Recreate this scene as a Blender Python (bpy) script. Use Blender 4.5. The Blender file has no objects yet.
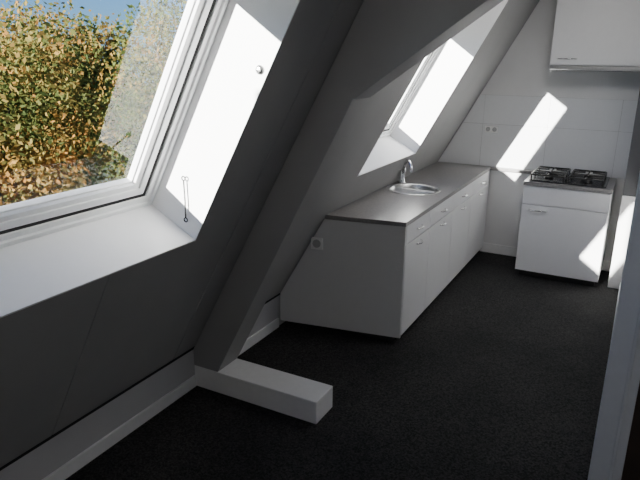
import bpy, bmesh, math, random
import numpy as np
from mathutils import Vector, Matrix
random.seed(4); rng=np.random.default_rng(7)
scene=bpy.context.scene
COL=scene.collection

# ---------------------------------------------------------------- materials
def mat(name,col,rough=.6,metal=0,noise=0,nscale=30,bump=0,bscale=200,spec=.5,coat=0):
    m=bpy.data.materials.new(name); m.use_nodes=True
    nt=m.node_tree; b=nt.nodes['Principled BSDF']
    b.inputs['Base Color'].default_value=(*col,1); b.inputs['Roughness'].default_value=rough
    b.inputs['Metallic'].default_value=metal; b.inputs['Specular IOR Level'].default_value=spec
    b.inputs['Coat Weight'].default_value=coat
    tc=nt.nodes.new('ShaderNodeTexCoord')
    if noise:
        n=nt.nodes.new('ShaderNodeTexNoise'); n.inputs['Scale'].default_value=nscale; n.inputs['Detail'].default_value=4
        nt.links.new(tc.outputs['Object'],n.inputs['Vector'])
        r=nt.nodes.new('ShaderNodeValToRGB')
        r.color_ramp.elements[0].position=.3; r.color_ramp.elements[1].position=.7
        r.color_ramp.elements[0].color=(*[c*(1-noise) for c in col],1)
        r.color_ramp.elements[1].color=(*[min(1,c*(1+noise)) for c in col],1)
        nt.links.new(n.outputs['Fac'],r.inputs['Fac']); nt.links.new(r.outputs['Color'],b.inputs['Base Color'])
    if bump:
        n=nt.nodes.new('ShaderNodeTexNoise'); n.inputs['Scale'].default_value=bscale
        nt.links.new(tc.outputs['Object'],n.inputs['Vector'])
        bp=nt.nodes.new('ShaderNodeBump'); bp.inputs['Strength'].default_value=bump; bp.inputs['Distance'].default_value=.002
        nt.links.new(n.outputs['Fac'],bp.inputs['Height']); nt.links.new(bp.outputs['Normal'],b.inputs['Normal'])
    return m
M_wall=mat('white_wall_paint',(.76,.76,.76),.75,noise=.02,nscale=6,bump=.15,bscale=90)
M_knee=mat('grey_wall_paint',(.52,.52,.53),.7,noise=.02,nscale=6)
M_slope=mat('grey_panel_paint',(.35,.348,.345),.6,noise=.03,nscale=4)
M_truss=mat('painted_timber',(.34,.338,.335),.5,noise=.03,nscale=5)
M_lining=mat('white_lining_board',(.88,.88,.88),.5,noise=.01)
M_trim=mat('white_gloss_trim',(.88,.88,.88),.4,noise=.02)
M_cab=mat('white_melamine',(.85,.85,.86),.35,noise=.01)
M_end=mat('white_end_board',(.72,.72,.72),.45,noise=.01)
M_top=mat('grey_laminate',(.26,.25,.248),.28,noise=.15,nscale=60)
M_plinth=mat('dark_plinth',(.03,.03,.03),.6,noise=.1)
M_steel=mat('stainless_steel',(.58,.58,.58),.28,1,noise=.05,nscale=80)
M_chrome=mat('chrome',(.8,.8,.8),.08,1,noise=.01)
M_black=mat('black_enamel',(.012,.012,.012),.35,noise=.1)
M_hob=mat('dark_hob_steel',(.05,.05,.055),.25,.6,noise=.05)
M_dark=mat('dark_seam',(.012,.012,.012),.8,noise=.1)
M_socket=mat('white_plastic',(.95,.95,.94),.35,noise=.01)
M_socket2=mat('socket_grey',(.5,.5,.5),.5,noise=.02)
M_door=mat('dark_brown_door',(.05,.035,.028),.5,noise=.2,nscale=8)
M_jamb=mat('grey_white_jamb',(.70,.72,.74),.5,noise=.02)
M_pier=mat('dark_grey_strip',(.10,.10,.105),.6,noise=.03)
M_tile=mat('white_tile',(.80,.81,.82),.2,noise=.01)
M_grout=mat('grout',(.55,.55,.55),.9,noise=.05)
M_frame=mat('white_window_frame',(.80,.81,.82),.35,noise=.01)
M_bark=mat('bark',(.06,.045,.03),.9,noise=.4,nscale=8,bump=.6,bscale=20)
M_grass=mat('grass',(.03,.045,.015),.9,noise=.4,nscale=2)
# carpet: dark with light and dark flecks
def carpet():
    m=bpy.data.materials.new('black_carpet'); m.use_nodes=True; nt=m.node_tree; b=nt.nodes['Principled BSDF']
    tc=nt.nodes.new('ShaderNodeTexCoord')
    n=nt.nodes.new('ShaderNodeTexNoise'); n.inputs['Scale'].default_value=95; n.inputs['Detail'].default_value=4; n.inputs['Roughness'].default_value=.7
    n2=nt.nodes.new('ShaderNodeTexNoise'); n2.inputs['Scale'].default_value=1.4; n2.inputs['Detail'].default_value=3
    nt.links.new(tc.outputs['Object'],n.inputs['Vector']); nt.links.new(tc.outputs['Object'],n2.inputs['Vector'])
    r=nt.nodes.new('ShaderNodeValToRGB'); e=r.color_ramp.elements
    e[0].position=.38; e[0].color=(.007,.0072,.0075,1); e[1].position=.70; e[1].color=(.058,.058,.060,1)
    nt.links.new(n.outputs['Fac'],r.inputs['Fac'])
    r2=nt.nodes.new('ShaderNodeValToRGB'); r2.color_ramp.elements[0].position=.3; r2.color_ramp.elements[1].position=.7
    r2.color_ramp.elements[0].color=(.6,.6,.6,1); r2.color_ramp.elements[1].color=(1.3,1.26,1.22,1)
    nt.links.new(n2.outputs['Fac'],r2.inputs['Fac'])
    mx=nt.nodes.new('ShaderNodeMix'); mx.data_type='RGBA'; mx.blend_type='MULTIPLY'; mx.inputs['Factor'].default_value=1
    nt.links.new(r.outputs[0],mx.inputs[6]); nt.links.new(r2.outputs[0],mx.inputs[7]); nt.links.new(mx.outputs[2],b.inputs['Base Color'])
    b.inputs['Roughness'].default_value=.95; b.inputs['Specular IOR Level'].default_value=.25
    bp=nt.nodes.new('ShaderNodeBump'); bp.inputs['Strength'].default_value=.8; bp.inputs['Distance'].default_value=.003
    nt.links.new(n.outputs['Fac'],bp.inputs['Height']); nt.links.new(bp.outputs['Normal'],b.inputs['Normal'])
    return m
M_carpet=carpet()
# glass
def glassmat():
    m=bpy.data.materials.new('window_glass'); m.use_nodes=True; nt=m.node_tree; nt.nodes.clear()
    o=nt.nodes.new('ShaderNodeOutputMaterial'); mx=nt.nodes.new('ShaderNodeMixShader')
    t=nt.nodes.new('ShaderNodeBsdfTransparent'); g=nt.nodes.new('ShaderNodeBsdfGlossy'); fr=nt.nodes.new('ShaderNodeFresnel')
    ge=nt.nodes.new('ShaderNodeNewGeometry'); ma=nt.nodes.new('ShaderNodeMath'); ma.operation='MULTIPLY_ADD'
    ma.inputs[1].default_value=-(1.5-1/1.5); ma.inputs[2].default_value=1.5
    nt.links.new(ge.outputs['Backfacing'],ma.inputs[0]); nt.links.new(ma.outputs[0],fr.inputs[0])
    t.inputs[0].default_value=(.95,.97,.97,1); g.inputs['Roughness'].default_value=.02
    nt.links.new(fr.outputs[0],mx.inputs[0]); nt.links.new(t.outputs[0],mx.inputs[1]); nt.links.new(g.outputs[0],mx.inputs[2]); nt.links.new(mx.outputs[0],o.inputs[0])
    return m
M_glass=glassmat()
def leafmat(name,cols):
    m=bpy.data.materials.new(name); m.use_nodes=True; nt=m.node_tree; b=nt.nodes['Principled BSDF']
    g=nt.nodes.new('ShaderNodeNewGeometry'); tc=nt.nodes.new('ShaderNodeTexCoord')
    n=nt.nodes.new('ShaderNodeTexNoise'); n.inputs['Scale'].default_value=1.1; n.inputs['Detail'].default_value=3
    nt.links.new(tc.outputs['Object'],n.inputs['Vector'])
    a=nt.nodes.new('ShaderNodeMath'); a.operation='MULTIPLY_ADD'; a.inputs[1].default_value=.28
    nt.links.new(g.outputs['Random Per Island'],a.inputs[0])
    s=nt.nodes.new('ShaderNodeMath'); s.operation='MULTIPLY_ADD'; s.inputs[1].default_value=2.2; s.inputs[2].default_value=-.75
    nt.links.new(n.outputs['Fac'],s.inputs[0]); nt.links.new(s.outputs[0],a.inputs[2])
    r=nt.nodes.new('ShaderNodeValToRGB'); e=r.color_ramp.elements
    e[0].position=.1; e[0].color=(*cols[0],1); e[1].position=.85; e[1].color=(*cols[-1],1)
    for i,c in enumerate(cols[1:-1]):
        k=e.new(.1+.75*(i+1)/(len(cols)-1)); k.color=(*c,1)
    nt.links.new(a.outputs[0],r.inputs[0]); nt.links.new(r.outputs[0],b.inputs['Base Color'])
    b.inputs['Roughness'].default_value=.8; b.inputs['Specular IOR Level'].default_value=.1
    tr=nt.nodes.new('ShaderNodeBsdfTranslucent'); nt.links.new(r.outputs[0],tr.inputs[0])
    mx=nt.nodes.new('ShaderNodeMixShader'); mx.inputs[0].default_value=.5
    nt.links.new(b.outputs[0],mx.inputs[1]); nt.links.new(tr.outputs[0],mx.inputs[2]); nt.links.new(mx.outputs[0],nt.nodes['Material Output'].inputs[0])
    return m

# ---------------------------------------------------------------- helpers
def base(o):
    p=Vector((0,0,0)); q=o
    while q is not None: p=p+q.location; q=q.parent
    return p
def mesh(name,verts,faces,m,parent=None,origin=None,smooth=False,bevel=0,bseg=2):
    vs=[Vector(v) for v in verts]
    if origin is None:
        mn=[min(v[i] for v in vs) for i in range(3)]; mx=[max(v[i] for v in vs) for i in range(3)]
        origin=Vector(((mn[0]+mx[0])/2,(mn[1]+mx[1])/2,mn[2]))
    origin=Vector(origin)
    me=bpy.data.meshes.new(name); me.from_pydata([v-origin for v in vs],[],faces)
    bm=bmesh.new(); bm.from_mesh(me); bmesh.ops.recalc_face_normals(bm,faces=bm.faces); bm.to_mesh(me); bm.free()
    me.materials.append(m)
    if smooth:
        for p in me.polygons: p.use_smooth=True
    o=bpy.data.objects.new(name,me); COL.objects.link(o)
    if parent is not None:
        o.parent=parent; o.location=origin-base(parent)
    else: o.location=origin
    if bevel:
        b=o.modifiers.new('bevel','BEVEL'); b.width=bevel; b.segments=bseg; b.limit_method='ANGLE'; b.angle_limit=math.radians(40)
    return o
BF=[(0,1,2,3),(4,7,6,5),(0,4,5,1),(1,5,6,2),(2,6,7,3),(3,7,4,0)]
def bv(x0,x1,y0,y1,z0,z1):
    return [(x0,y0,z0),(x1,y0,z0),(x1,y1,z0),(x0,y1,z0),(x0,y0,z1),(x1,y0,z1),(x1,y1,z1),(x0,y1,z1)]
class MB:
    def __init__(s): s.v=[]; s.f=[]
    def add(s,v,f):
        n=len(s.v); s.v+=[tuple(q) for q in v]; s.f+=[tuple(i+n for i in q) for q in f]; return s
    def box(s,*a): return s.add(bv(*a),BF)
    def prism(s,poly,axis,a,b):
        n=len(poly)
        def P(p,k):
            return {'y':(p[0],k,p[1]),'x':(k,p[0],p[1]),'z':(p[0],p[1],k)}[axis]
        v=[P(p,a) for p in poly]+[P(p,b) for p in poly]
        f=[tuple(range(n)),tuple(range(2*n-1,n-1,-1))]+[(i,(i+1)%n,n+(i+1)%n,n+i) for i in range(n)]
        return s.add(v,f)
    def lathe(s,c,prof,seg=32,axis=Vector((0,0,1))):
        ax=Vector(axis).normalized(); a=ax.orthogonal().normalized(); b=ax.cross(a); c=Vector(c)
        v=[];f=[];rings=[]
        for r,h in prof:
            if r<1e-6: rings.append([len(v)]); v.append(tuple(c+ax*h))
            else:
                rings.append(list(range(len(v),len(v)+seg)))
                for i in range(seg):
                    t=2*math.pi*i/seg; v.append(tuple(c+ax*h+(a*math.cos(t)+b*math.sin(t))*r))
        for p,q in zip(rings,rings[1:]):
            for i in range(seg):
                j=(i+1)%seg
                if len(p)==1 and len(q)==1: continue
                if len(p)==1: f.append((p[0],q[i],q[j]))
                elif len(q)==1: f.append((p[i],p[j],q[0]))
                else: f.append((p[i],p[j],q[j],q[i]))
        return s.add(v,f)
    def cyl(s,a,b,r,seg=16):
        a=Vector(a);b=Vector(b); h=(b-a).length
        return s.lathe(a,[(0,0),(r,0),(r,h),(0,h)],seg,b-a)
    def tube(s,pts,r,seg=10):
        pts=[Vector(p) for p in pts]; v=[];f=[]; n=len(pts); up=None
        for i,p in enumerate(pts):
            d=((pts[min(i+1,n-1)]-pts[max(i-1,0)])).normalized()
            if up is None: up=d.orthogonal().normalized()
            a=(up-d*up.dot(d)).normalized(); up=a; b=d.cross(a)
            rr=r[i] if isinstance(r,(list,tuple)) else r
            for k in range(seg):
                t=2*math.pi*k/seg; v.append(tuple(p+(a*math.cos(t)+b*math.sin(t))*rr))
        for i in range(n-1):
            for k in range(seg):
                j=(k+1)%seg; f.append((i*seg+k,i*seg+j,(i+1)*seg+j,(i+1)*seg+k))
        f.append(tuple(range(seg))); f.append(tuple(range((n-1)*seg,n*seg)))
        return s.add(v,f)
    def torus(s,c,R,r,axis,seg=24,sg=8):
        ax=Vector(axis).normalized(); a=ax.orthogonal().normalized(); b=ax.cross(a); c=Vector(c); v=[];f=[]
        for i in range(seg):
            t=2*math.pi*i/seg; d=a*math.cos(t)+b*math.sin(t)
            for k in range(sg):
                u=2*math.pi*k/sg; v.append(tuple(c+d*(R+r*math.cos(u))+ax*r*math.sin(u)))
        for i in range(seg):
            for k in range(sg):
                f.append((i*sg+k,((i+1)%seg)*sg+k,((i+1)%seg)*sg+(k+1)%sg,i*sg+(k+1)%sg))
        return s.add(v,f)
    def make(s,name,m,parent=None,**k): return mesh(name,s.v,s.f,m,parent,**k)
def box(name,m,*a,parent=None,**k): return MB().box(*a).make(name,m,parent,**k)
def empty(name,loc,label,cat,group=None):
    e=bpy.data.objects.new(name,None); COL.objects.link(e); e.location=loc; e.empty_display_size=.1
    e['label']=label; e['category']=cat
    if group: e['group']=group
    return e
def struct(o): o['kind']='structure'; return o
def tag(o,label,cat,group=None):
    o['label']=label; o['category']=cat
    if group: o['group']=group
    return o

# ---------------------------------------------------------------- room numbers
TH=math.radians(61.4); c_,s_=math.cos(TH),math.sin(TH)
KX,KZ=-2.20,.246
CEIL=2.60; BACK=6.10; NEAR=-1.2; RX=.035
def SP(y,s,t): return (KX+s*c_-t*s_, y, KZ+s*s_+t*c_)
def slopex(z): return KX+(z-KZ)*c_/s_
STOP=(CEIL-KZ)/s_

# floor, walls
struct(box('floor',M_carpet,-2.6,1.6,NEAR-.1,BACK+.1,-.1,0))
struct(box('wall_left',M_knee,KX-.15,KX,NEAR,BACK,0,KZ))
struct(box('wall_back',M_wall,-2.6,RX+.1,BACK,BACK+.12,0,CEIL+.1))
struct(box('wall_right',M_wall,RX,RX+.1,2.78,BACK,0,CEIL))
struct(box('trim_4',M_pier,-.07,RX-.001,5.62,BACK-.012,.84,1.83,bevel=.003))  # dark grey upper part, the block below it is white
struct(box('trim_6',M_wall,-.07,RX-.001,5.62,BACK-.012,0,.838,bevel=.003))
b=MB(); b.box(RX+.12+.82,1.5,2.70,2.78,0,CEIL); b.box(RX+.10,RX+.94,2.70,2.78,2.12,CEIL)
struct(b.make('wall_partition',M_wall))
struct(box('wall_side',M_wall,1.5,1.6,NEAR,2.78,0,CEIL))
struct(box('wall_near',M_wall,-2.6,1.6,NEAR-.1,NEAR,0,CEIL+.1))

# sloped ceiling + flat ceiling in one mesh
W=[(.62,2.02,2.15),(3.62,4.97,2.08)]     # outer (frame) extents
NR=[.62,3.78]                            # near lining edge at room side
S0,S1=1.03,2.52; T=.345
b=MB()
def slab(y0,y1,poly,mb=None):
    mb=mb or b
    n=len(poly); v=[SP(y0,*p) for p in poly]+[SP(y1,*p) for p in poly]
    f=[tuple(range(n)),tuple(range(2*n-1,n-1,-1))]+[(i,(i+1)%n,n+(i+1)%n,n+i) for i in range(n)]
    mb.add(v,f)
def sprism(mb,ytpoly,s0,s1):
    n=len(ytpoly); v=[SP(y,s0,t) for y,t in ytpoly]+[SP(y,s1(t),t) for y,t in ytpoly]
    f=[tuple(range(n)),tuple(range(2*n-1,n-1,-1))]+[(i,(i+1)%n,n+(i+1)%n,n+i) for i in range(n)]
    mb.add(v,f)
E=.012; SB=-.02; ST=STOP+.25; LT=.008
cols=[(NEAR,W[0][0]-LT),(2.02+LT,W[1][0]-LT),(4.97+LT,BACK)]
for y0,y1 in cols: slab(y0,y1,[(SB,E),(ST,E),(ST,T),(SB,T)])
for (y0,y1,so_),nr in zip(W,NR):
    slab(y0-LT,y1+LT,[(SB,E),(S0-LT,E),(S0-LT,T),(SB,T)])
    slab(y0-LT,y1+LT,[(S1+LT-E*(S1-so_)/T,E),(ST,E),(ST,T),(so_+LT,T)])
    if nr>y0: sprism(b,[(y0-LT,0),(nr-LT,0),(y0-LT+.001,T)],S0-LT,lambda t,so_=so_: S1+LT-(S1-so_)*t/T)
g=.003
def panels(y0,y1,cuts,s0,s1):
    ys=[y0]+[q for q in cuts if y0<q<y1]+[y1]
    for a,c in zip(ys,ys[1:]):
        slab(a+(g if a in cuts else 0),c-(g if c in cuts else 0),[(s0,0),(s1,0),(s1,E),(s0,E)])
cuts=[.30,1.52,2.34,3.0]
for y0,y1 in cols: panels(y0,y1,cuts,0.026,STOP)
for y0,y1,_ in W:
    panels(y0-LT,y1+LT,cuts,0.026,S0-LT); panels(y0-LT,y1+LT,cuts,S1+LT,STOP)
b.box(slopex(CEIL)-.12,1.6,NEAR,BACK,CEIL,CEIL+.15)
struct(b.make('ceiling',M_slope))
m=MB(); slab(NEAR,BACK,[(0,-.002),(.026,-.002),(.026,E),(0,E)],m); struct(m.make('trim_5',M_dark))
# baseboards
struct(box('baseboard_left',M_trim,KX,KX+.014,NEAR,2.53,0,.075,bevel=.003))
struct(box('baseboard_left',M_trim,KX,KX+.014,2.73,3.49,0,.075,bevel=.003))
struct(box('baseboard_back',M_trim,-1.32,-.072,BACK-.014,BACK,0,.10,bevel=.003))
struct(box('baseboard_right',M_trim,RX-.012,RX,2.80,5.6,0,.075,bevel=.003))

# door frame and dark door
jb=MB(); jb.box(RX-.02,RX+.11,2.60,2.78,0,2.12); jb.box(RX+.11,RX+.94,2.60,2.70,2.04,2.12); jb.box(RX+.94,RX+1.0,2.60,2.70,0,2.12)
jb.box(RX+.06,RX+.075,2.59,2.602,0,2.08)
struct(jb.make('trim_1',M_jamb,bevel=.004))
d=MB(); d.box(RX+.112,RX+.935,2.66,2.70,.01,2.035); struct(d.make('door_1',M_door,bevel=.003))

# ---------------------------------------------------------------- windows
def ring(mb,y0,y1,s0,s1,w,t0,t1,w2=None):
    w2=w2 or w
    O=[(y0,s0),(y1,s0),(y1,s1),(y0,s1)]; I=[(y0+w,s0+w2),(y1-w,s0+w2),(y1-w,s1-w2),(y0+w,s1-w2)]
    v=[SP(y,s,t0) for y,s in O]+[SP(y,s,t0) for y,s in I]+[SP(y,s,t1) for y,s in O]+[SP(y,s,t1) for y,s in I]
    f=[]
    for i in range(4):
        j=(i+1)%4
        f+=[(i,j,4+j,4+i),(8+i,12+i,12+j,8+j),(i,8+i,8+j,j),(4+i,4+j,12+j,12+i)]
    mb.add(v,f)
for k,((y0,y1,S1o),nr) in enumerate(zip(W,NR)):
    w=bpy.data.objects.new('window_%d'%(k+1),None); COL.objects.link(w); w.location=SP((y0+y1)/2,S0,.3); struct(w)
    m=MB(); top=lambda t: S1+LT-(S1-S1o)*t/T
    side=[(S0-LT,-.001),(S1+LT,-.001),(S1o+LT,T-.002),(S0-LT,T-.002)]
    slab(y1,y1+LT-.0005,side,m)
    sprism(m,[(nr-LT+.0005,-.001),(nr,-.001),(y0,T-.002),(y0-LT+.0005,T-.002)],S0-LT,top)
    sprism(m,[(nr,-.001),(y1,-.001),(y1,T-.002),(y0,T-.002)],S0-LT,lambda t:S0)
    slab(y0,y1,[(S1,0.0),(S1+LT,0.0),(S1o+LT,T-.002),(S1o,T-.002)],m)
    m.make('lining',M_lining,w)
    ex=.016 if k==0 else 0
    m=MB(); ring(m,y0+.001,y1-.001,S0+.001,S1o+.02,.048,.288,.347); ring(m,y0+.001,y1-.001,S0+.001,S1o+.02,.022,.276,.292); m.make('frame',M_frame,w,bevel=.003)
    m=MB(); ring(m,y0+.048,y1-.048,S0+.048,S1o-.027,.010,.296,.345); m.make('gasket',M_dark,w)
    m=MB(); ring(m,y0+.058,y1-.058,S0+.058,S1o-.037,.060+ex,.302,.35,.052+ex)
    ring(m,y0+.068,y1-.068,S0+.066,S1o-.047,.020+ex,.294,.304)
    ring(m,y0+.112+ex,y1-.112-ex,S0+.104+ex,S1o-.085-ex,.014,.318,.348); m.make('sash',M_frame,w,bevel=.003)
    ys=(y0+.118+ex,y1-.118-ex); ss=(S0+.11+ex,S1o-.09-ex)
    v=[SP(ys[0],ss[0],.34),SP(ys[1],ss[0],.34),SP(ys[1],ss[1],.34),SP(ys[0],ss[1],.34)]
    mesh('glass',v,[(0,1,2,3)],M_glass,w)
    if k==0:
        m=MB(); cpt=Vector(SP(y1,1.86,.035)); m.lathe(cpt,[(0,0),(.018,0),(.018,-.005),(.010,-.010),(.010,-.018),(0,-.020)],20,Vector((0,1,0)))
        m.make('knob',M_steel,w,smooth=False)
# hanging cord hook on window 1 lining
m=MB(); hx,hy=-1.742,2.005
m.torus((hx,hy,1.43),.009,.003,(0,1,0))
m.tube([(hx,hy,1.422),(hx+.002,hy,1.32),(hx,hy,1.25)],.0035); m.torus((hx,hy,1.242),.009,.003,(0,1,0))
tag(m.make('window_hook',M_hob,smooth=True),'slim metal blind hook rod hanging on the window lining','window hook')

# ---------------------------------------------------------------- roof truss
tr=empty('roof_truss',(-2.1,2.63,0),'white painted timber roof truss with floor beam beside the roof window','roof beam')
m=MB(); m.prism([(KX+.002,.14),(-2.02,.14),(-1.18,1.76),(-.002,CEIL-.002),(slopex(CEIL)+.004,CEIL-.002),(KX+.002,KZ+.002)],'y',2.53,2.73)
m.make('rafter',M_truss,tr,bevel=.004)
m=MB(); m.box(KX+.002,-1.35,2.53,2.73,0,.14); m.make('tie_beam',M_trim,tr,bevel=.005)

# ---------------------------------------------------------------- kitchen
def handle(parent,c,along,out,L=.11,H=.028):
    c=Vector(c);a=Vector(along);o=Vector(out); m=MB()
    pts=[]
    for i in range(13):
        u=-1+2*i/12; pts.append(c+a*(u*L/2)+o*(H*(1-abs(u)**3)))
    m.tube(pts,.0055,8); return m.make('handle',M_chrome,parent,smooth=True)
FX=-1.31; BX=-1.84; ZB=.06; ZT=.87
SL=.174
def ey(x): return 3.660+(x+1.294)*SL
ys=[3.68,4.19,4.79,5.39,6.08]
labels=['white base cabinet with drawer over door at the worktop end','white sink base cabinet under the round steel sink','white base cabinet with drawer and door beside the sink cabinet','white base cabinet with drawer and door next to the back wall']
for i in range(4):
    y0,y1=ys[i]+.001,ys[i+1]-.001
    e=empty('base_cabinet',((FX+BX)/2,(y0+y1)/2,0),labels[i],'kitchen cabinet','base cabinets along the slope')
    m=MB(); m.box(BX,FX,y0,y0+.016,ZB,ZT); m.box(BX,FX,y1-.016,y1,ZB,ZT); m.box(BX,FX,y0+.016,y1-.016,ZB,ZB+.016); m.box(BX,BX+.01,y0+.016,y1-.016,ZB+.016,ZT)
    m.make('body',M_cab,e)
    m=MB(); m.box(BX,FX-.05,y0,y1,0,ZB); m.make('plinth',M_plinth,e)
    dr=box('drawer',M_cab,FX,FX+.018,y0+.003,y1-.003,.737,ZT-.006,parent=e,bevel=.002)
    do=box('door',M_cab,FX,FX+.018,y0+.003,y1-.003,ZB+.002,.729,parent=e,bevel=.002)
    handle(dr,(FX+.018,(y0+y1)/2,.80),(0,1,0),(1,0,0))
    handle(do,(FX+.018,(y0+y1)/2-.0,.69),(0,1,0),(1,0,0))
    if i==0:
        P=[(FX+.016,ZB-.01),(KX+.015,ZB-.01),(KX+.015,KZ+.02),(slopex(ZT)+.006,ZT-.001),(FX+.016,ZT-.001)]
        n=len(P); v=[(x,ey(x),z) for x,z in P]+[(x,ey(x)+.018,z) for x,z in P]
        f=[tuple(range(n)),tuple(range(2*n-1,n-1,-1))]+[(q,(q+1)%n,n+(q+1)%n,n+q) for q in range(n)]
        m=MB().add(v,f); m.make('end_panel',M_end,e,bevel=.001)
SC=Vector((-1.60,4.66,.90)); SR=.20
def worktop():
    x0,x1,y0,y1,z0,z1=-1.842,-1.288,3.648,BACK-.01,.87,.90
    n=48; per=[]
    for i in range(n):
        t=2*math.pi*i/n; dx,dy=math.cos(t),math.sin(t)
        ks=[]
        if dx>1e-9: ks.append((x1-SC.x)/dx)
        if dx<-1e-9: ks.append((x0-SC.x)/dx)
        if dy>1e-9: ks.append((y1-SC.y)/dy)
        if dy<-1e-9: ks.append((y0-SC.y)/dy)
        k=min(ks); per.append([SC.x+dx*k,SC.y+dy*k])
    for cx,cy in((x0,y0),(x1,y0),(x1,y1),(x0,y1)):
        a=math.atan2(cy-SC.y,cx-SC.x); i=round(a/(2*math.pi)*n)%n; per[i]=[cx,cy]
    for p in per:
        if abs(p[1]-y0)<1e-6: p[1]=ey(p[0])-.012
    cir=[(SC.x+SR*math.cos(2*math.pi*i/n),SC.y+SR*math.sin(2*math.pi*i/n)) for i in range(n)]
    v=[(x,y,z1) for x,y in per]+[(x,y,z1) for x,y in cir]+[(x,y,z0) for x,y in per]+[(x,y,z0) for x,y in cir]
    f=[]
    for i in range(n):
        j=(i+1)%n
        f+=[(i,j,n+j,n+i),(2*n+i,3*n+i,3*n+j,2*n+j),(i,2*n+i,2*n+j,j),(n+i,n+j,3*n+j,3*n+i)]
    return v,f
v,f=worktop()
wt=tag(mesh('worktop',v,f,M_top),'grey laminate kitchen worktop running under the roof window','worktop')
ws=tag(box('worktop_ledge',M_top,-1.286,-.875,BACK-.05,BACK,.87,.90,bevel=.002),'narrow grey ledge on the back wall between worktop and cooker','worktop ledge')
e=empty('sink',(SC.x,SC.y,.87),'round stainless steel sink bowl set into the grey worktop','sink')
m=MB(); m.lathe(SC,[(.225,.0005),(.225,.003),(.215,.005),(.198,.004),(.190,-.004),(.180,-.06),(.165,-.13),(.14,-.15),(.03,-.155),(.03,-.158),(.142,-.153),(.168,-.134),(.184,-.06),(.194,-.004),(.198,.0005),(.225,.0005)],48)
m.make('bowl',M_steel,e,smooth=True)
m=MB(); m.lathe(SC+Vector((0,0,-.154)),[(0,0),(.03,0),(.034,.003),(.028,.005),(.02,.002),(0,.002)],24); m.make('drain',M_chrome,e,smooth=True)
# mixer tap
fx,fy=-1.78,4.86
e=empty('mixer_tap',(fx,fy,.90),'chrome swivel mixer tap standing behind the round sink','tap')
m=MB(); m.lathe((fx,fy,.9),[(0,0),(.034,0),(.034,.006),(.027,.012),(.027,.09),(.031,.095),(.031,.135),(.018,.15),(0,.152)],24); m.make('tap_body',M_chrome,e,smooth=True)
dirn=Vector((SC.x-fx,SC.y-fy,0)).normalized(); o0=Vector((fx,fy,0))
m=MB(); m.tube([o0+Vector((0,0,.99))+dirn*.015,o0+dirn*.05+Vector((0,0,1.07)),o0+dirn*.10+Vector((0,0,1.11)),o0+dirn*.16+Vector((0,0,1.105)),o0+dirn*.20+Vector((0,0,1.065)),o0+dirn*.205+Vector((0,0,1.03))],.014,12); m.make('spout',M_chrome,e,smooth=True)
m=MB(); m.tube([o0+Vector((0,0,1.045)),o0-dirn*.01+Vector((0,0,1.09)),o0-dirn*.03+Vector((0,0,1.165))],[.016,.012,.010],10); m.make('lever',M_chrome,e,smooth=True)

# cooker cabinet
cx0,cx1,cy0,cy1=-.86,-.15,5.52,6.08
e=empty('cooker_cabinet',((cx0+cx1)/2,5.8,0),'white free-standing cabinet carrying the gas hob by the back wall','kitchen cabinet')
box('body',M_cab,cx0,cx1,cy0,cy1,.07,.865,parent=e,bevel=.001)
box('plinth',M_plinth,cx0+.03,cx1-.03,cy0+.06,cy1,0,.07,parent=e)
dr=box('drawer',M_cab,cx0+.001,cx1-.001,cy0-.018,cy0,.702,.862,parent=e,bevel=.002)
do=box('door',M_cab,cx0+.001,cx1-.001,cy0-.018,cy0,.07,.693,parent=e,bevel=.002)
handle(do,(-.72,cy0-.018,.65),(1,0,0),(0,-1,0),L=.16)
box('top_board',M_top,cx0-.005,cx1+.005,cy0-.03,BACK-.016,.866,.90,parent=e,bevel=.002)
# hob
hx0,hx1,hy0,hy1=-.83,-.20,5.53,6.03
e=empty('gas_hob',((hx0+hx1)/2,(hy0+hy1)/2,.90),'four-burner gas hob with black pan supports on grey top','gas hob')
box('hob_plate',M_hob,hx0,hx1,hy0,hy1,.9005,.915,parent=e,bevel=.006)
for ix,bx in enumerate((-.68,-.37)):
    for iy,by in enumerate((5.66,5.89)):
        r=.05 if (ix+iy)%2 else .038
        m=MB(); m.lathe((bx,by,.915),[(0,0),(r,0),(r,.012),(r*.9,.014),(r*.9,.02),(r*.6,.024),(0,.024)],24); m.make('burner',M_black,e)
    m=MB()
    a0,a1,b0,b1=bx-.135,bx+.135,5.555,6.00
    z=.958
    m.tube([(a0,b0,z),(a1,b0,z),(a1,b1,z),(a0,b1,z),(a0,b0,z)],.008,8)
    m.tube([(a0,(b0+b1)/2,z),(a1,(b0+b1)/2,z)],.008,8)
    for by in (5.66,5.89):
        for sx,sy in((1,0),(-1,0),(0,1),(0,-1)):
            p=(bx+sx*.135,by+sy*.11) if sx else (bx,by+sy*.105)
            m.tube([(p[0],p[1],z),(bx+sx*.03,by+sy*.03,z+.004)],.008,8)
    for px in(a0,a1):
        for py in(b0,(b0+b1)/2,b1): m.cyl((px,py,.915),(px,py,z+.003),.007,8)
    m.make('pan_support',M_black,e)
for i,ky in enumerate((5.60,5.68,5.84,5.92)):
    m=MB(); m.lathe((-.525,ky,.915),[(0,0),(.017,0),(.015,.02),(0,.022)],18); m.box(-.528,-.522,ky-.014,ky+.014,.934,.94); m.make('knob',M_black,e)
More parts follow.
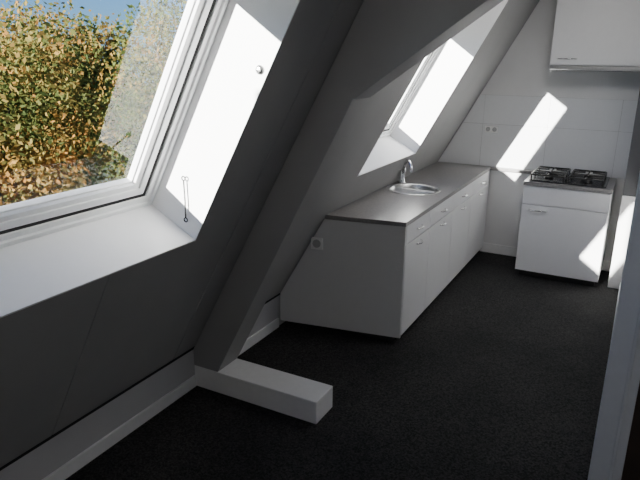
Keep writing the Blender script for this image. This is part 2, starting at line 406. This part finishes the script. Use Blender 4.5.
# wall cabinet and hood
e=empty('wall_cabinet',(-.4,5.93,1.90),'white wall cabinet with slim handle above the cooker hood','kitchen cabinet')
box('body',M_cab,-.80,RX-.005,5.77,BACK,1.90,2.56,parent=e,bevel=.001)
do=box('door',M_cab,-.799,RX-.006,5.75,5.769,1.895,2.56,parent=e,bevel=.002)
handle(do,(-.665,5.75,1.945),(1,0,0),(0,-1,0),L=.16)
e=empty('cooker_hood',(-.4,5.93,1.845),'slim white pull-out cooker hood beneath the wall cabinet','cooker hood')
box('hood_body',M_cab,-.79,RX-.01,5.78,BACK,1.85,1.899,parent=e,bevel=.002)
box('hood_front',M_steel,-.795,RX-.008,5.735,5.78,1.855,1.888,parent=e,bevel=.003)
box('filter',M_dark,-.75,RX-.05,5.80,6.06,1.846,1.85,parent=e)

# tiles on the back wall
m=MB(); zs=[.90,1.32,1.60]; xs=[-1.41,-.80,-.19,RX-.001]; gp=.0018
for z0,z1 in zip(zs,zs[1:]):
    x0=slopex(z0+gp)+.004; x1=slopex(z1-gp)+.004
    m.prism([(x0,z0+gp),(xs[0]-gp if z1<1.5 else max(xs[0],x0+.05),z0+gp),(xs[0]-gp if z1<1.5 else xs[0],z1-gp),(x1,z1-gp)],'y',BACK-.009,BACK-.0005)
    for a,bq in zip(xs,xs[1:]): m.box(a+gp,bq-gp,BACK-.009,BACK-.0005,z0+gp,z1-gp)
struct(m.make('trim_2',M_tile,bevel=.001))
m=MB(); m.prism([(slopex(.90)+.004,.90),(RX-.001,.90),(RX-.001,1.60),(slopex(1.60)+.004,1.60)],'y',BACK-.007,BACK-.0004)
struct(m.make('trim_3',M_grout))

# sockets
def socket(c,nrm,updir,gangs,label,hs=.04):
    c=Vector(c); n=Vector(nrm).normalized(); u=Vector(updir); u=(u-n*u.dot(n)).normalized(); r=u.cross(n)
    e=empty('wall_socket',c,label,'wall socket')
    def quadbox(mb,a0,a1,b0,b1,d0,d1):
        v=[c+r*a+u*b_+n*d for d in(d0,d1) for a,b_ in((a0,b0),(a1,b0),(a1,b1),(a0,b1))]
        mb.add(v,BF)
    m=MB(); quadbox(m,-hs*gangs,hs*gangs,-hs,hs,.0005,.014); m.make('cover_plate',M_socket,e,bevel=.004)
    k=hs/.04
    for i in range(gangs):
        cc=c+r*((i-(gangs-1)/2)*2*hs)
        m=MB(); m.lathe(cc+n*.0142,[(0,.0),(.02*k,.0),(.022*k,.004),(.026*k,.005),(.027*k,0)],24,n); m.make('socket_well',M_socket2,e)
socket((-1.904,ey(-1.904)-.001,.687),(SL,-1,0),(0,0,1),1,'white single wall socket on the pale panel beside the cabinet',.044)
socket((-1.32,BACK-.009,1.27),(0,-1,0),(0,0,1),2,'white double socket on the tiled wall above worktop',.032)

# ---------------------------------------------------------------- outside
tag(box('ground',M_grass,-60,40,-40,60,-7.2,-7),'grassy ground outside below the attic','ground')
def leaves(n,c,R,seed,size=.07,lobes=26):
    r=np.random.default_rng(seed)
    d=r.normal(size=(lobes,3)); d/=np.linalg.norm(d,axis=1)[:,None]
    lc=np.array(c)+d*np.array(R)*r.uniform(.35,.85,(lobes,1)); lr=r.uniform(.25,.5,lobes)*min(R)
    k=r.integers(0,lobes,n); q=r.normal(size=(n,3)); q/=np.linalg.norm(q,axis=1)[:,None]
    p=lc[k]+q*(lr[k]*r.uniform(.2,1,n)**.5)[:,None]
    a=r.normal(size=(n,3)); a/=np.linalg.norm(a,axis=1)[:,None]
    b_=np.cross(a,r.normal(size=(n,3))); b_/=np.linalg.norm(b_,axis=1)[:,None]
    s=(size*r.uniform(.6,1.3,n))[:,None]
    P=np.stack([p-a*s*.62,p+b_*s*.36-a*s*.05,p+a*s*.62,p-b_*s*.36-a*s*.05],1).reshape(-1,3)
    F=np.arange(4*n).reshape(-1,4)
    return P,F,lc
ML1=leafmat('autumn_leaves',[(.05,.075,.02),(.12,.13,.035),(.26,.17,.045),(.36,.17,.04)])
ML2=leafmat('green_autumn_leaves',[(.045,.07,.02),(.09,.12,.03),(.17,.16,.04),(.30,.18,.045)])
trees=[((-8.6,5.2,0.0),(2.3,2.3,2.6),ML1,'autumn tree with dense yellow and orange leaves outside window',60000,.072),
       ((-9.2,11.2,.6),(2.1,2.2,2.6),ML2,'autumn tree with green and yellow leaves outside window',45000,.085),
       ((-17.5,13.5,0),(3.6,3.6,3.4),ML1,'tall yellow autumn tree standing behind the others',45000,.13)]
for i,(c,R,ml,lab,n,sz) in enumerate(trees):
    e=empty('tree',(c[0],c[1],-7),lab,'tree','autumn trees outside the window')
    P,F,lc=leaves(n,c,R,20+i,sz,60)
    me=bpy.data.meshes.new('foliage'); o=Vector(c); me.from_pydata((P-np.array(c)).tolist(),[],F.tolist()); me.materials.append(ml)
    fo=bpy.data.objects.new('foliage',me); COL.objects.link(fo); fo.parent=e; fo.location=o-e.location; fo['kind']='stuff'
    m=MB(); m.tube([(c[0],c[1],-7),(c[0]+.1,c[1],-4),(c[0],c[1]+.1,-1),(c[0]-.1,c[1],c[2]+.8)],[.28,.22,.15,.04],10)
    for q in lc[::3]:
        z=random.uniform(-3,-.8); m.tube([(c[0],c[1],z),tuple((Vector((c[0],c[1],z))+Vector(q))/2+Vector((0,0,.1))),tuple(q)],[.07,.04,.015],6)
    m.make('trunk',M_bark,e,smooth=True)

# ---------------------------------------------------------------- light
L=bpy.data.lights.new('sun','SUN'); L.energy=50; L.angle=math.radians(.53); L.color=(1,.97,.92)
so=bpy.data.objects.new('sun',L); COL.objects.link(so); so.location=(-3,-5,6)
dv=Vector((.385,1,-.275)); so.rotation_euler=dv.to_track_quat('-Z','Y').to_euler()
def area(name,loc,target,power,sx,sy,col=(1,1,1)):
    a=bpy.data.lights.new(name,'AREA'); a.shape='RECTANGLE'; a.size=sx; a.size_y=sy; a.energy=power; a.color=col
    o=bpy.data.objects.new(name,a); COL.objects.link(o); o.location=loc
    o.rotation_euler=(Vector(target)-Vector(loc)).to_track_quat('-Z','Y').to_euler()
area('near_fill_light',(.5,-.4,2.5),(-.9,3.2,.3),12,.9,.9,(1,.98,.96))  # added fill light behind the camera, no real lamp fitting
area('kitchen_fill_light',(-.45,4.2,2.55),(-.8,4.9,0),12,.6,.6,(1,.98,.96))  # second added fill, brightens the kitchen end without any actual lamp
w=bpy.data.worlds.new('sky'); scene.world=w; w.use_nodes=True; nt=w.node_tree
bg=nt.nodes['Background']; sk=nt.nodes.new('ShaderNodeTexSky'); sk.sky_type='NISHITA'; sk.sun_disc=False
sk.sun_elevation=math.radians(35); sk.sun_rotation=math.radians(200); sk.air_density=1.0; sk.dust_density=.2; sk.ozone_density=2
mx=nt.nodes.new('ShaderNodeMix'); mx.data_type='RGBA'; mx.blend_type='MULTIPLY'; mx.inputs['Factor'].default_value=1
mx.inputs[7].default_value=(.31,.56,1.0,1)
nt.links.new(sk.outputs[0],mx.inputs[6]); nt.links.new(mx.outputs[2],bg.inputs[0]); bg.inputs[1].default_value=.18

# ---------------------------------------------------------------- camera
pt,rl,yw=[math.radians(a) for a in(17.14,.65,27.91)]
fw=Vector((-math.sin(yw)*math.cos(pt),math.cos(yw)*math.cos(pt),-math.sin(pt)))
r=Vector((math.cos(yw),math.sin(yw),0)); u=r.cross(fw)
r2=r*math.cos(rl)+u*math.sin(rl); u2=-r*math.sin(rl)+u*math.cos(rl)
R=Matrix((r2,u2,-fw)).transposed().to_4x4()
cd=bpy.data.cameras.new('camera'); cam=bpy.data.objects.new('camera',cd); COL.objects.link(cam)
cam.matrix_world=Matrix.Translation((0,0,1.953))@R
cd.sensor_width=36; cd.lens=600/640*36; cd.clip_start=.02; cd.clip_end=300
scene.camera=cam
